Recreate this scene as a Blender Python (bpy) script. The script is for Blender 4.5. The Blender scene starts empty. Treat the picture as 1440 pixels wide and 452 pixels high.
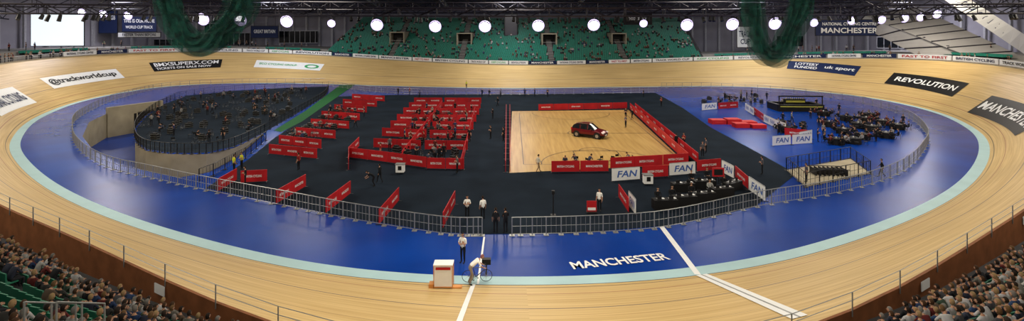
import bpy, math, random
import numpy as np
from mathutils import Vector, Matrix
from mathutils.geometry import tessellate_polygon
random.seed(7)
CAMH=14.0
# floor survey: convert a surveyed bearing/depression into metres on a level plane of height z
def P(x,y,z=0.0):
    k=(CAMH-z)/(y-42.0); return Vector(((x-720)*k,720*k,z))
def Q(x,y,Y):
    return Vector(((x-720)/720*Y,Y,CAMH-(y-42)/720*Y))
scene=bpy.context.scene
scene.view_settings.view_transform='Standard'
COL=scene.collection
# ---------------------------------------------------------------- materials
MATS={}
def nodes(m):
    m.use_nodes=True; nt=m.node_tree
    return nt, nt.nodes['Principled BSDF']
def mat(name,c,rough=.6,metal=0,var=.1,scale=2.0,emis=0,spec=.5,alpha=1):
    if name in MATS: return MATS[name]
    m=bpy.data.materials.new(name); nt,b=nodes(m)
    tc=nt.nodes.new('ShaderNodeTexCoord'); n=nt.nodes.new('ShaderNodeTexNoise'); n.inputs['Scale'].default_value=scale; n.inputs['Detail'].default_value=4
    r=nt.nodes.new('ShaderNodeValToRGB')
    r.color_ramp.elements[0].position=.3; r.color_ramp.elements[1].position=.7
    r.color_ramp.elements[0].color=tuple(v*(1-var) for v in c)+(1,)
    r.color_ramp.elements[1].color=tuple(min(1,v*(1+var)) for v in c)+(1,)
    nt.links.new(tc.outputs['Object'],n.inputs['Vector']); nt.links.new(n.outputs['Fac'],r.inputs['Fac']); nt.links.new(r.outputs['Color'],b.inputs['Base Color'])
    b.inputs['Roughness'].default_value=rough; b.inputs['Metallic'].default_value=metal
    b.inputs['Specular IOR Level'].default_value=spec; b.inputs['Alpha'].default_value=alpha
    if emis:
        nt.links.new(r.outputs['Color'],b.inputs['Emission Color']); b.inputs['Emission Strength'].default_value=emis
    MATS[name]=m; return m
def colmat():
    if 'cloth' in MATS: return MATS['cloth']
    m=bpy.data.materials.new('person_cloth_and_skin'); nt,b=nodes(m)
    a=nt.nodes.new('ShaderNodeAttribute'); a.attribute_name='Col'
    n=nt.nodes.new('ShaderNodeTexNoise'); n.inputs['Scale'].default_value=14
    tc=nt.nodes.new('ShaderNodeTexCoord'); nt.links.new(tc.outputs['Object'],n.inputs['Vector'])
    mx=nt.nodes.new('ShaderNodeMix'); mx.data_type='RGBA'; mx.blend_type='MULTIPLY'; mx.inputs['Factor'].default_value=.25
    nt.links.new(a.outputs['Color'],mx.inputs['A']); nt.links.new(n.outputs['Color'],mx.inputs['B']); nt.links.new(mx.outputs['Result'],b.inputs['Base Color'])
    b.inputs['Roughness'].default_value=.8; b.inputs['Specular IOR Level'].default_value=.15
    MATS['cloth']=m; return m
white=mat('white_vinyl',(.78,.8,.82),.5,var=.03)
red=mat('red_vinyl',(.42,.014,.02),.5,var=.18,scale=.6,spec=.2)
navy=mat('navy_vinyl',(.010,.020,.075),.5,spec=.2)
blackv=mat('black_vinyl',(.010,.010,.011),.5,spec=.2)
blackm=mat('black_metal',(.015,.015,.017),.45,.2,spec=.3)
steel=mat('galvanised_steel',(.30,.31,.31),.4,.5,scale=5)
whitem=mat('white_steel',(.42,.42,.46),.5)
green=mat('green_plastic_seat',(.012,.185,.135),.45,var=.2)
greenv=mat('green_vinyl',(.05,.35,.12),.4)
bluetxt=mat('blue_vinyl',(.05,.12,.4),.4)
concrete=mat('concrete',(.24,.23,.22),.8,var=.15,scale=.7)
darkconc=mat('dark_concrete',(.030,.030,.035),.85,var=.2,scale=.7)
cream=mat('cream_concrete',(.34,.30,.22),.75,var=.15,scale=.5,spec=.2)
brown=mat('varnished_plywood',(.20,.075,.03),.6,var=.2,scale=1.5,spec=.2)
orange=mat('orange_wood',(.6,.25,.06),.5)
yellow=mat('olive_yellow_panel',(.42,.40,.06),.5)
darkmat=mat('charcoal_carpet',(.010,.016,.026),.85,var=.25,scale=.25,spec=.03)
lblue=mat('pale_blue_band',(.37,.55,.60),.5,var=.06,scale=.5,spec=.15)
greenfloor=mat('green_carpet',(.015,.09,.03),.8,spec=.1)
rubber=mat('tyre_rubber',(.012,.012,.012),.8)
glass=mat('tinted_glass',(.01,.012,.016),.08,var=.0)
lamp_e=mat('lamp_lens',(.97,.95,1.0),.3,var=.0,emis=14)
lamp_p=mat('lamp_glow_halo',(.66,.58,1.0),.3,var=.05,emis=1.2)  # lilac emissive rim imitating the glow around each lens
screen_e=mat('projection_screen_face',(.80,.90,1.0),.5,var=.03,emis=1.0)
wallm=mat('wall_grey_cladding',(.33,.32,.38),.7,var=.15,scale=.2)
ceilm=mat('ceiling_cladding',(.17,.16,.20),.7,var=.1,scale=.15)
fabric=mat('roof_fabric_panel',(.36,.35,.35),.8,var=.08,scale=.3)
fabricw=mat('white_sash_fabric',(.62,.62,.62),.8,var=.06,scale=.3)
dk=mat('truss_dark_paint',(.022,.020,.032),.5,.2)
def bluefloor():
    m=bpy.data.materials.new('polished_blue_floor'); nt,b=nodes(m)
    tc=nt.nodes.new('ShaderNodeTexCoord'); n=nt.nodes.new('ShaderNodeTexNoise'); n.inputs['Scale'].default_value=.12; n.inputs['Detail'].default_value=6
    r=nt.nodes.new('ShaderNodeValToRGB'); r.color_ramp.elements[0].color=(.002,.026,.20,1); r.color_ramp.elements[1].color=(.003,.050,.34,1)
    r.color_ramp.elements[0].position=.3; r.color_ramp.elements[1].position=.7
    nt.links.new(tc.outputs['Object'],n.inputs['Vector']); nt.links.new(n.outputs['Fac'],r.inputs['Fac']); nt.links.new(r.outputs['Color'],b.inputs['Base Color'])
    b.inputs['Roughness'].default_value=.26; b.inputs['Specular IOR Level'].default_value=.06
    return m
bluef=bluefloor()
def trackmat():
    m=bpy.data.materials.new('siberian_pine_track'); nt,b=nodes(m); L=nt.links.new
    uv=nt.nodes.new('ShaderNodeUVMap'); sep=nt.nodes.new('ShaderNodeSeparateXYZ'); L(uv.outputs['UV'],sep.inputs['Vector'])
    mp=nt.nodes.new('ShaderNodeMapping'); mp.inputs['Scale'].default_value=(.10,7,1); L(uv.outputs['UV'],mp.inputs['Vector'])
    n=nt.nodes.new('ShaderNodeTexNoise'); n.inputs['Scale'].default_value=1; n.inputs['Detail'].default_value=5; L(mp.outputs['Vector'],n.inputs['Vector'])
    r=nt.nodes.new('ShaderNodeValToRGB'); e=r.color_ramp.elements
    e[0].position=.3; e[0].color=(.53,.35,.135,1); e[1].position=.68; e[1].color=(.76,.555,.26,1); L(n.outputs['Fac'],r.inputs['Fac'])
    n2=nt.nodes.new('ShaderNodeTexNoise'); n2.inputs['Scale'].default_value=.12; n2.inputs['Detail'].default_value=3; L(uv.outputs['UV'],n2.inputs['Vector'])
    mx=nt.nodes.new('ShaderNodeMix'); mx.data_type='RGBA'; mx.blend_type='MULTIPLY'; mx.inputs['Factor'].default_value=.3
    L(r.outputs['Color'],mx.inputs['A']); L(n2.outputs['Fac'],mx.inputs['B']); cur=mx.outputs['Result']
    def band(a,w,col,cur):
        s=nt.nodes.new('ShaderNodeMath'); s.operation='COMPARE'; L(sep.outputs['Y'],s.inputs[0]); s.inputs[1].default_value=a; s.inputs[2].default_value=w/2
        k=nt.nodes.new('ShaderNodeMix'); k.data_type='RGBA'; L(s.outputs[0],k.inputs['Factor']); L(cur,k.inputs['A']); k.inputs['B'].default_value=col+(1,)
        return k.outputs['Result']
    cur=band(.35,.06,(.08,.06,.04),cur); cur=band(1.3,.06,(.3,.12,.06),cur); cur=band(3.2,.06,(.12,.10,.10),cur)
    cur=band(5.6,.03,(.3,.2,.1),cur)
    L(cur,b.inputs['Base Color']); b.inputs['Roughness'].default_value=.42; b.inputs['Specular IOR Level'].default_value=.18
    return m
trackm=trackmat()
def courtmat():
    m=bpy.data.materials.new('court_maple'); nt,b=nodes(m); L=nt.links.new
    tc=nt.nodes.new('ShaderNodeTexCoord'); mp=nt.nodes.new('ShaderNodeMapping'); mp.inputs['Scale'].default_value=(3,.15,1); L(tc.outputs['Object'],mp.inputs['Vector'])
    n=nt.nodes.new('ShaderNodeTexNoise'); n.inputs['Scale'].default_value=1; L(mp.outputs['Vector'],n.inputs['Vector'])
    r=nt.nodes.new('ShaderNodeValToRGB'); e=r.color_ramp.elements; e[0].position=.3; e[0].color=(.38,.23,.075,1); e[1].position=.7; e[1].color=(.52,.34,.125,1)
    L(n.outputs['Fac'],r.inputs['Fac']); L(r.outputs['Color'],b.inputs['Base Color']); b.inputs['Roughness'].default_value=.35; b.inputs['Specular IOR Level'].default_value=.12
    return m
courtm=courtmat()
def netmat():
    m=bpy.data.materials.new('green_netting'); nt,b=nodes(m); L=nt.links.new
    tc=nt.nodes.new('ShaderNodeTexCoord'); n=nt.nodes.new('ShaderNodeTexNoise'); n.inputs['Scale'].default_value=1.8
    L(tc.outputs['Object'],n.inputs['Vector'])
    r=nt.nodes.new('ShaderNodeValToRGB'); e=r.color_ramp.elements; e[0].position=.35; e[0].color=(.002,.028,.024,1); e[1].position=.65; e[1].color=(.008,.12,.09,1)
    L(n.outputs['Fac'],r.inputs['Fac']); L(r.outputs['Color'],b.inputs['Base Color']); b.inputs['Alpha'].default_value=.55; b.inputs['Roughness'].default_value=.9
    return m
netm=netmat()
# ---------------------------------------------------------------- mesh builder
class MB:
    def __init__(s): s.v=[];s.f=[];s.m=[];s.mats=[];s.n=0
    def mi(s,m):
        if m not in s.mats: s.mats.append(m)
        return s.mats.index(m)
    def add(s,verts,faces,m):
        k=s.mi(m); o=s.n
        s.v.extend([tuple(v) for v in verts]); s.n+=len(verts)
        s.f.extend([tuple(i+o for i in f) for f in faces]); s.m.extend([k]*len(faces))
    def quad(s,a,b,c,d,m): s.add([a,b,c,d],[(0,1,2,3)],m)
    def box(s,c,size,m,rz=0):
        hx,hy,hz=[q/2 for q in size]; ca,sa=math.cos(rz),math.sin(rz); vs=[]
        for dz in(-hz,hz):
            for dx,dy in((-hx,-hy),(hx,-hy),(hx,hy),(-hx,hy)):
                vs.append((c[0]+dx*ca-dy*sa,c[1]+dx*sa+dy*ca,c[2]+dz))
        s.add(vs,[(0,3,2,1),(4,5,6,7),(0,1,5,4),(1,2,6,5),(2,3,7,6),(3,0,4,7)],m)
    def tube(s,a,b,r,m,n=6,r2=None):
        a=Vector(a);b=Vector(b);d=b-a
        if d.length<1e-6:return
        d.normalize(); u=d.cross(Vector((0,0,1)))
        if u.length<.01:u=Vector((1,0,0))
        u.normalize(); w=d.cross(u); r2=r if r2 is None else r2; vs=[]
        for p,rr in((a,r),(b,r2)):
            for i in range(n):
                t=2*math.pi*i/n; vs.append(p+u*math.cos(t)*rr+w*math.sin(t)*rr)
        fs=[(i,(i+1)%n,n+(i+1)%n,n+i) for i in range(n)]+[tuple(range(n-1,-1,-1)),tuple(range(n,2*n))]
        s.add(vs,fs,m)
    def wallseg(s,a,b,z0,z1,th,m):
        a=Vector(a);b=Vector(b);c=(a+b)/2;L=(Vector((b.x-a.x,b.y-a.y))).length
        s.box((c.x,c.y,(z0+z1)/2),(L,th,z1-z0),m,math.atan2(b.y-a.y,b.x-a.x))
    def torus(s,c,R,r,m,ax,n=20,k=5):
        vs=[];fs=[]
        for i in range(n):
            t=2*math.pi*i/n
            for j in range(k):
                q=2*math.pi*j/k; rr=R+r*math.cos(q)
                p=[rr*math.cos(t),r*math.sin(q),rr*math.sin(t)]
                if ax=='x': p=[p[1],p[0],p[2]]
                if ax=='z': p=[p[0],p[2],p[1]]
                vs.append((c[0]+p[0],c[1]+p[1],c[2]+p[2]))
        for i in range(n):
            for j in range(k):
                fs.append((i*k+j,i*k+(j+1)%k,((i+1)%n)*k+(j+1)%k,((i+1)%n)*k+j))
        s.add(vs,fs,m)
    def mesh(s,name,smooth=False):
        me=bpy.data.meshes.new(name); me.from_pydata(s.v,[],s.f)
        for m in s.mats: me.materials.append(m)
        me.polygons.foreach_set('material_index',s.m)
        if smooth: me.polygons.foreach_set('use_smooth',[True]*len(s.f))
        me.update(); return me
    def obj(s,name,smooth=False,loc=None,rz=0):
        o=bpy.data.objects.new(name,s.mesh(name,smooth)); COL.objects.link(o)
        if loc is not None: o.location=loc
        o.rotation_euler=(0,0,rz); return o
def inst(name,me,loc,rz=0,sc=1):
    o=bpy.data.objects.new(name,me); COL.objects.link(o); o.location=loc; o.rotation_euler=(0,0,rz); o.scale=(sc,sc,sc); return o
# ---------------------------------------------------------------- text
TC={}
def text2d(t):
    if t in TC: return TC[t]
    cu=bpy.data.curves.new('t','FONT'); cu.body=t; cu.size=1; cu.offset=.022; cu.resolution_u=3
    o=bpy.data.objects.new('t',cu); COL.objects.link(o)
    dg=bpy.context.evaluated_depsgraph_get(); dg.update()
    me=bpy.data.meshes.new_from_object(o.evaluated_get(dg))
    v=np.array([tuple(q.co) for q in me.vertices]); f=[tuple(p.vertices) for p in me.polygons]
    mn=v[:,:2].min(0); mx=v[:,:2].max(0)
    v=(v[:,:2]-mn)/(mx-mn)
    TC[t]=(v,f,(mx-mn)[0]/(mx-mn)[1])
    bpy.data.objects.remove(o); bpy.data.meshes.remove(me); bpy.data.curves.remove(cu)
    return TC[t]
def put_text(mb,t,fn,u0,u1,v0,v1,m):
    v,f,a=text2d(t); mb.add([fn(u0+(u1-u0)*p[0],v0+(v1-v0)*p[1]) for p in v],f,m)
# ---------------------------------------------------------------- track
ST=[(740,403,1.2,9.6),(600,401,1.5,8.8),(450,387,2.1,7.5),(300,354,2.8,6.6),(150,307,3.1,6.5),(60,263,4,7),(20,225,5.5,7.5),(14,199,6.5,8),(50,165,7.5,8.5),(130,138,8,9),
(250,120,8,9),(400,117,7,9),(550,121,5.6,9),(720,124,4.8,9),(900,122,5.0,9),(1050,122,6,9),(1200,134,7.6,9),(1310,155,8,8.5),(1375,183,7.5,8.5),(1393,213,6.5,8),
(1370,258,5,7),(1300,302,3.2,6.6),(1190,344,2.7,6.8),(1080,375,2.1,7.5),(900,399,1.4,9)]
pts=np.array([[*P(a,b)[:2],h,w] for a,b,h,w in ST]); n=len(pts)
def cr(p0,p1,p2,p3,t): return .5*((2*p1)+(-p0+p2)*t+(2*p0-5*p1+4*p2-p3)*t*t+(-p0+3*p1-3*p2+p3)*t**3)
dense=[];stn=[]
for i in range(n):
    for k in range(40):
        dense.append(cr(pts[i-1],pts[i],pts[(i+1)%n],pts[(i+2)%n],k/40)); stn.append(i+k/40)
dense=np.array(dense); stn=np.array(stn)
seg=np.linalg.norm(np.roll(dense[:,:2],-1,0)-dense[:,:2],axis=1); cum=np.concatenate([[0],np.cumsum(seg)]); TOT=cum[-1]
N=600
tt=np.linspace(0,TOT,N,endpoint=False)
dd=np.vstack([dense,dense[:1]]); LP=np.stack([np.interp(tt,cum,dd[:,k]) for k in range(4)],1); LS=np.interp(tt,cum,np.append(stn,n))
ker=np.exp(-.5*(np.arange(-14,15)/6)**2); ker/=ker.sum()
def smooth(a):
    e=np.concatenate([a[-14:],a,a[:14]]); return np.convolve(e,ker,'valid')
LP=np.stack([smooth(LP[:,k]) for k in range(4)],1)
T=np.roll(LP[:,:2],-1,0)-np.roll(LP[:,:2],1,0); T/=np.linalg.norm(T,axis=1)[:,None]
NR=np.stack([-T[:,1],T[:,0]],1); NR=np.stack([smooth(NR[:,0]),smooth(NR[:,1])],1); NR/=np.linalg.norm(NR,axis=1)[:,None]
def ti(i):
    i=i%N; a=int(i)%N; b=(a+1)%N; f=i-int(i); return a,b,f
def track(i,s,lift=0):
    a,b,f=ti(i); L=LP[a]*(1-f)+LP[b]*f; nn=NR[a]*(1-f)+NR[b]*f
    q=s/L[3]; ang=math.atan2(L[2],L[3])
    x=L[0]+nn[0]*(s-lift*math.sin(ang)); y=L[1]+nn[1]*(s-lift*math.sin(ang)); z=L[2]*q+lift*math.cos(ang)
    return (x,y,z)
def outer(i,off=0,z=None,dz=0):
    a,b,f=ti(i); L=LP[a]*(1-f)+LP[b]*f; nn=NR[a]*(1-f)+NR[b]*f
    return Vector((L[0]+nn[0]*(L[3]+off),L[1]+nn[1]*(L[3]+off),(L[2]+dz) if z is None else z))
def sidx(st): return int(np.argmin(abs(LS-st)))
STEP=TOT/N
K=10; vs=[];uvs=[];fs=[]
for i in range(N+1):
    w=LP[i%N][3]
    for k in range(K+1):
        s=w*k/K; vs.append(track(i,s)); uvs.append((i*STEP,s))
for i in range(N):
    for k in range(K):
        a=i*(K+1)+k; fs.append((a,a+K+1,a+K+2,a+1))
me=bpy.data.meshes.new('velodrome_track'); me.from_pydata(vs,[],fs); me.materials.append(trackm)
ul=me.uv_layers.new(name='UVMap'); ul.data.foreach_set('uv',[c for l in me.loops for c in uvs[l.vertex_index]])
me.polygons.foreach_set('use_smooth',[True]*len(fs)); o=bpy.data.objects.new('velodrome_track',me); COL.objects.link(o)
# floors -----------------------------------------------------------
hole_px=[(150,160),(125,172),(116,192),(132,213),(165,229),(215,243),(262,252),(300,246),(345,222),(374,197),(370,188),(330,208),(290,217),(240,217),(205,212),(190,200),(190,180),(205,163),(228,149)]
hole=[P(*p) for p in hole_px]
inner=[Vector((LP[i][0],LP[i][1],0)) for i in range(0,N,3)]
def tess(name,loops,m,z=0,parts=None):
    loops=[[Vector((p[0],p[1],z)) for p in l] for l in loops]
    tri=tessellate_polygon(loops); v=[p for l in loops for p in l]
    mb=MB(); mb.add(v,[tuple(t) for t in tri],m); o=mb.obj(name)
    import bmesh
    bm=bmesh.new(); bm.from_mesh(o.data)
    for f in bm.faces:
        f.normal_update()
        if f.normal.z<0: f.normal_flip()
    bm.to_mesh(o.data); bm.free(); return o
tess('floor',[inner,hole],bluef,0)
mb=MB(); vs=[];fs=[]
for i in range(N):
    for s in(-.95,.0): 
        vs.append((LP[i][0]+NR[i][0]*s,LP[i][1]+NR[i][1]*s,.02))
for i in range(N): j=(i+1)%N; fs.append((2*i,2*j,2*j+1,2*i+1))
mb.add(vs,fs,lblue); mb.obj('cote_d_azur_band')
mat_px=[(548,134),(922,131),(960,152),(1000,180),(1060,212),(1120,245),(1062,291),(1000,306),(940,318),(800,329),(680,330),(620,327),(500,308),(400,288),(290,265),(350,224),(385,195),(430,165),(470,136)]
tess('infield_carpet',[[P(*p) for p in mat_px]],darkmat,.02)
pit_px=[(372,186),(330,206),(290,215),(240,215),(207,210),(192,199),(192,180),(207,163),(230,147),(262,135),(330,128),(400,124),(462,122),(456,136),(420,158)]
tess('track_centre_pit_carpet',[[P(*p) for p in pit_px]],darkmat,.025)
tess('green_walkway_carpet',[[P(*p) for p in [(478,120),(500,119),(452,152),(425,171),(396,186),(385,184),(430,156)]]],greenfloor,.03)
zb=[-4,-4,-4,-4,-3.6,-3.0,-2.4,-1.8,-.9,0,-.2,-1.3,-2.2,-2.8,-3.2,-3.6,-4,-4,-4]
mb=MB(); low=[Vector((p.x,p.y,z)) for p,z in zip(hole,zb)]
for i in range(len(hole)):
    j=(i+1)%len(hole); mb.quad(hole[i],hole[j],low[j],low[i],cream)
mb.add(low,[tuple(t) for t in tessellate_polygon([[Vector((p.x,p.y,0)) for p in hole]])],bluef)
mb.obj('access_ramp')
mb=MB(); a=P(150,160);b=P(228,149)
d=(b-a); 
mb.wallseg(a,a+d*.52,-4,1.0,.5,cream); mb.wallseg(a+d*.52,b,-.4,1.0,.5,cream)
c=a+d*.5; e=b+Vector((-.2,-.3,0)); mb.wallseg(c+Vector((0,-.5,0)),e,-4,-.6,.2,blackv)  # black panel stands for the darkness inside the tunnel mouth
mb.obj('tunnel_portal')
# railings -----------------------------------------------------------
def resample(ps,step):
    out=[ps[0]]
    for a,b in zip(ps[:-1],ps[1:]):
        L=(b-a).length; k=max(1,int(round(L/step)))
        for q in range(1,k+1): out.append(a.lerp(b,q/k))
    return out
def crv(ps,k=8):
    ps=[Vector(p) for p in ps]; out=[]
    for i in range(len(ps)-1):
        p0=ps[max(0,i-1)];p1=ps[i];p2=ps[i+1];p3=ps[min(len(ps)-1,i+2)]
        for q in range(k): out.append(cr(p0,p1,p2,p3,q/k))
    out.append(ps[-1]); return out
def fence(name,ps,h=1.15,m=steel,gap=.3,post=2.2,solid=None):
    mb=MB(); rs=resample(ps,post)
    Z=Vector((0,0,1))
    for a,b in zip(rs[:-1],rs[1:]):
        mb.box((a.x,a.y,a.z+h/2),(.07,.07,h),m)
        mb.box((a.x,a.y,a.z+.02),(.35,.35,.04),m)
        for zz,r in((h,.035),(h*.52,.018),(.12,.025)): mb.tube(a+Z*zz,b+Z*zz,r,m,5)
        k=int((b-a).length/gap)
        for q in range(1,k): c=a.lerp(b,q/k); mb.box((c.x,c.y,c.z+h/2),(.022,.022,h-.15),m)
        if solid: mb.wallseg(a,b,a.z+.12,a.z+h*.8,.02,solid)
    mb.box((rs[-1].x,rs[-1].y,rs[-1].z+h/2),(.07,.07,h),m)
    return mb.obj(name)
PL=lambda l:[P(*p) for p in l]
fence('crowd_control_railing',crv(PL([(678,332),(620,330),(500,311),(400,291),(290,269),(215,252),(150,236),(112,212),(102,190),(112,165),(170,138),(240,123),(330,118),(462,117)]),6),1.25)
fence('crowd_control_railing',crv(PL([(720,332),(830,329),(940,320),(1065,292),(1180,272),(1262,246),(1298,215),(1303,190),(1270,163),(1200,143),(1100,130),(1000,124),(930,124)]),6),1.25)
fence('pit_railing',crv(PL([(372,187),(330,207),(290,216),(240,216),(206,211),(191,199),(191,180),(206,163),(229,148),(262,135),(330,128),(400,124),(462,122)]),5),1.2,blackm,.35)
fence('pit_railing',crv(PL([(372,187),(420,158),(456,136),(462,124)]),5),1.2,blackm,.35)
fence('ramp_railing',PL([(374,198),(345,223),(300,248),(280,256)]),1.2,blackm,.4)
fence('back_straight_railing',crv(PL([(462,121),(545,131),(640,133),(780,133),(925,130)]),4),1.2,steel,.3)
mb=MB(); mp2=MB()
for i in range(0,N,4):
    a=outer(i,.15);b=outer(i+4,.15)
    mp2.quad(outer(i,0),outer(i,0,dz=.25),outer(i+4,0,dz=.25),outer(i+4,0),cream)
    mp2.quad(outer(i,.15,z=.0),outer(i,.13,dz=.25),outer(i+4,.13,dz=.25),outer(i+4,.15,z=0),brown)
    mp2.quad(outer(i,0,dz=.25),outer(i,.13,dz=.25),outer(i+4,.13,dz=.25),outer(i+4,0,dz=.25),brown)
    for zz in(1.05,.7): mb.tube(a+Vector((0,0,zz)),b+Vector((0,0,zz)),.02,steel,4)
    mb.box((a.x,a.y,a.z+.53),(.04,.04,1.05),steel)
mb.obj('track_safety_rail'); mp2.obj('track_edge_fascia')
for st_ in(2.35,4.0,21.4,22.7):
    i=sidx(st_); mb=MB(); Z=Vector((0,0,1)); A=outer(i,.19,dz=-.45);B_=outer(i+.9,.19,dz=-.45)
    mb.quad(A,B_,B_+Z*.45,A+Z*.45,white); A=outer(i,.16,dz=-.45);B_=outer(i+.9,.16,dz=-.45); mb.quad(A,B_,B_+Z*.45,A+Z*.45,white); mb.obj('notice_plate')
i=sidx(9.2); end=sidx(18.9); k=0
labels=[('NATIONAL CYCLING CENTRE',white,navy),('MANCHESTER',navy,white),('FAST TO FIRST',white,red),('BRITISH CYCLING',white,navy),('TRACK WORLD CUP',white,blackv),('KEEP CYCLING',white,greenv),('REVOLUTION',white,navy),('MANCHESTER',navy,white)]
mb=MB()
while i<end:
    L=random.choice([8,11,14])
    t,bg,tx=labels[k%len(labels)]
    if k%5==4: bg,tx=white,navy
    e=min(i+L-.4,end)
    for q in range(6):
        u0=i+(e-i)*q/6;u1=i+(e-i)*(q+1)/6
        z0,z1=.28,1.2
        A=outer(u0,-.03);B=outer(u1,-.03);Z=Vector((0,0,1))
        mb.quad(A+Z*z0,B+Z*z0,B+Z*z1,A+Z*z1,bg)
        A=outer(u0,.05);B=outer(u1,.05); mb.quad(A+Z*z0,B+Z*z0,B+Z*z1,A+Z*z1,bg)
    put_text(mb,t,lambda u,v:outer(u,-.09)+Vector((0,0,v)),i+1,e-1,.5,.98,tx)
    i+=L;k+=1
mb.obj('trackside_advertising_boards')
def find(px,py,lo=7.2,hi=19.5):
    best=(1e9,0,0)
    for i in range(sidx(lo),sidx(hi)):
        for s in np.linspace(.3,8.5,28):
            x,y,z=track(i,s)
            X=720+720*x/y;Yp=42+720*(14-z)/y; d=(X-px)**2+(Yp-py)**2
            if d<best[0]: best=(d,i,s)
    return best[1],best[2]
def decal(name,l,r,h,bg,tx,lines,hi=19.5,lo=7.2):
    i0,s0=find(*l,lo=lo,hi=hi); i1,s1=find(*r,lo=lo,hi=hi)
    mb=MB(); fn=lambda u,v,lf=.05: track(i0+(i1-i0)*u, s0+(s1-s0)*u+(v-.5)*h, lf)
    for q in range(20):
        for w in range(4):
            mb.quad(fn(q/20,w/4),fn((q+1)/20,w/4),fn((q+1)/20,(w+1)/4),fn(q/20,(w+1)/4),bg)
    for t,u0,u1,v0,v1 in lines:
        put_text(mb,t,lambda u,v:fn(u,v,.11),u0,u1,v0,v1,tx)
    mb.obj(name)
decal('track_sponsor_board',(-22,150),(35,133),3.2,white,navy,[('NATIONAL CYCLING',.05,.93,.25,.7)])
decal('track_sponsor_board',(65,117),(168,103),2.3,white,blackv,[('@trackworldcup',.05,.95,.22,.8)])
decal('track_sponsor_board',(211,96),(310,89),2.4,blackv,white,[('BMXSUPERX.COM',.05,.95,.48,.88),('TICKETS ON SALE NOW',.05,.85,.12,.36)])
decal('track_sponsor_board',(358,90),(452,95),2.2,white,greenv,[('ECO CYCLING GROUP',.06,.6,.4,.65),('O',.72,.95,.2,.8)])
decal('track_sponsor_board',(1108,92),(1206,101),2.5,navy,white,[('LOTTERY',.1,.42,.55,.85),('FUNDED',.1,.42,.18,.45),('uk sport',.52,.95,.3,.72)])
decal('track_sponsor_board',(1250,108),(1352,127),2.5,blackv,white,[('REVOLUTION',.08,.93,.32,.68)])
decal('track_sponsor_board',(1379,146),(1452,180),3.0,blackv,white,[('MANCHESTER',.04,.93,.3,.7)])
def xline(name,X,Y0,wid,m,gap=False,smax=8):
    mb=MB(); i=min(range(N),key=lambda q:abs(LP[q][0]-X)+(100 if LP[q][1]>60 else 0))
    yb=LP[i][1]; mb.quad((X-wid/4,yb+.0,.035),(X+wid/4,yb,.035),(X+wid/4,Y0,.035),(X-wid/4,Y0,.035),m)
    for q in range(10):
        s0,s1=smax*q/10,smax*(q+1)/10; 
        for u0,u1 in([(-wid/2,-.05),(.05,wid/2)] if gap else [(-wid/2,wid/2)]):
            A=track(i-u0/STEP,s0,.03);B=track(i-u1/STEP,s0,.03);C=track(i-u1/STEP,s1,.03);D=track(i-u0/STEP,s1,.03); mb.quad(A,B,C,D,m)
        if gap: 
            A=track(i+.05/STEP,s0,.028);B=track(i-.05/STEP,s0,.028);C=track(i-.05/STEP,s1,.028);D=track(i+.05/STEP,s1,.028); mb.quad(A,B,C,D,steel)
    mb.obj(name)
xline('finish_line',10.6,36.3,.72,white,True,7.2)
xline('pursuit_line',-1.87,34.5,.24,white,False,8.6)
mb=MB(); a=P(807,380);b=P(944,366); d=(b-a).normalized(); nrm=Vector((-d.y,d.x,0)); L=(b-a).length
put_text(mb,'MANCHESTER',lambda u,v:a+d*u+nrm*v+Vector((0,0,.035)),0,L,0,.95,white); mb.obj('floor_lettering')
# ---------------------------------------------------------------- barriers
def barrier(p0,p1,kind='red',h=1.1,text=None,name='advertising_barrier',seg=2.5):
    mb=MB(); a=P(*p0);b=P(*p1); L=(b-a).length; k=max(1,round(L/seg)); d=(b-a)/k; dn=d.normalized(); nr=Vector((dn.y,-dn.x,0))
    bg,tx={'red':(red,white),'white':(white,navy),'navy':(navy,white)}[kind]
    for q in range(k):
        s=a+d*q+dn*.03;e=a+d*(q+1)-dn*.03
        mb.wallseg(s,e,.08,h,.05,bg); mb.wallseg(s,e,h,h+.04,.06,steel if kind!='red' else red)
        for p in(s,e): mb.box((p.x,p.y,.02),(.5,.08,.04),blackm,math.atan2(nr.y,nr.x))
        t=text or ['BRITISH CYCLING','MANCHESTER','BRITISH CYCLING'][q%3]
        LL=(e-s).length
        f=lambda u,v,s=s,LL=LL: s+dn*(u*LL)+nr*.035+Vector((0,0,v))
        if kind=='white':
            fi=lambda u,v,f=f: f(u+.09*(v/h-.5),v)   # slanted logo lettering
            put_text(mb,t,fi,.2,.88,.3*h,.8*h,bluetxt)
        elif q%2==0 or L<7:
            put_text(mb,t,f,.2,.8,.44*h,.64*h,tx)
    mb.obj(name)
B=barrier
for p in [((305,271),(333,254)),((338,258),(376,256)),((388,288),(430,263)),((458,301),(493,273)),((533,317),(561,283)),((623,322),(640,288)),
 ((378,217),(446,224)),((392,203),(452,210)),((415,191),(472,196)),((437,178),(491,182)),((452,166),(506,170)),((470,156),(516,159)),((482,148),(530,151)),((495,140),(541,143)),
 ((490,222),(545,229)),((545,229),(600,237)),((600,238),(653,239)),((490,222),(505,206)),
 ((525,208),(592,211)),((597,211),(658,212)),((537,192),(600,195)),((604,195),(662,196)),((549,181),(605,182)),((608,182),(666,183)),((558,171),(611,172)),((614,172),(670,172)),
 ((567,161),(615,162)),((618,162),(674,162)),((575,153),(619,153)),((622,153),(676,153)),((582,146),(622,146)),((625,146),(677,146)),
 ((565,228),(622,150)),((648,240),(668,160)),
 ((712,156),(711,243)),((717,156),(717,243)),((757,156),(882,153)),((886,154),(968,231)),((893,154),(982,231)),((775,243),(856,242)),((858,238),(968,231)),((892,236),(926,234)),
 ((903,251),(940,249)),((980,242),(1014,239)),((1034,250),(1052,267)),((870,278),(884,300)),((1059,160),(1075,172)),((490,240),(490.5,222))]:
    B(*p)
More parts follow.
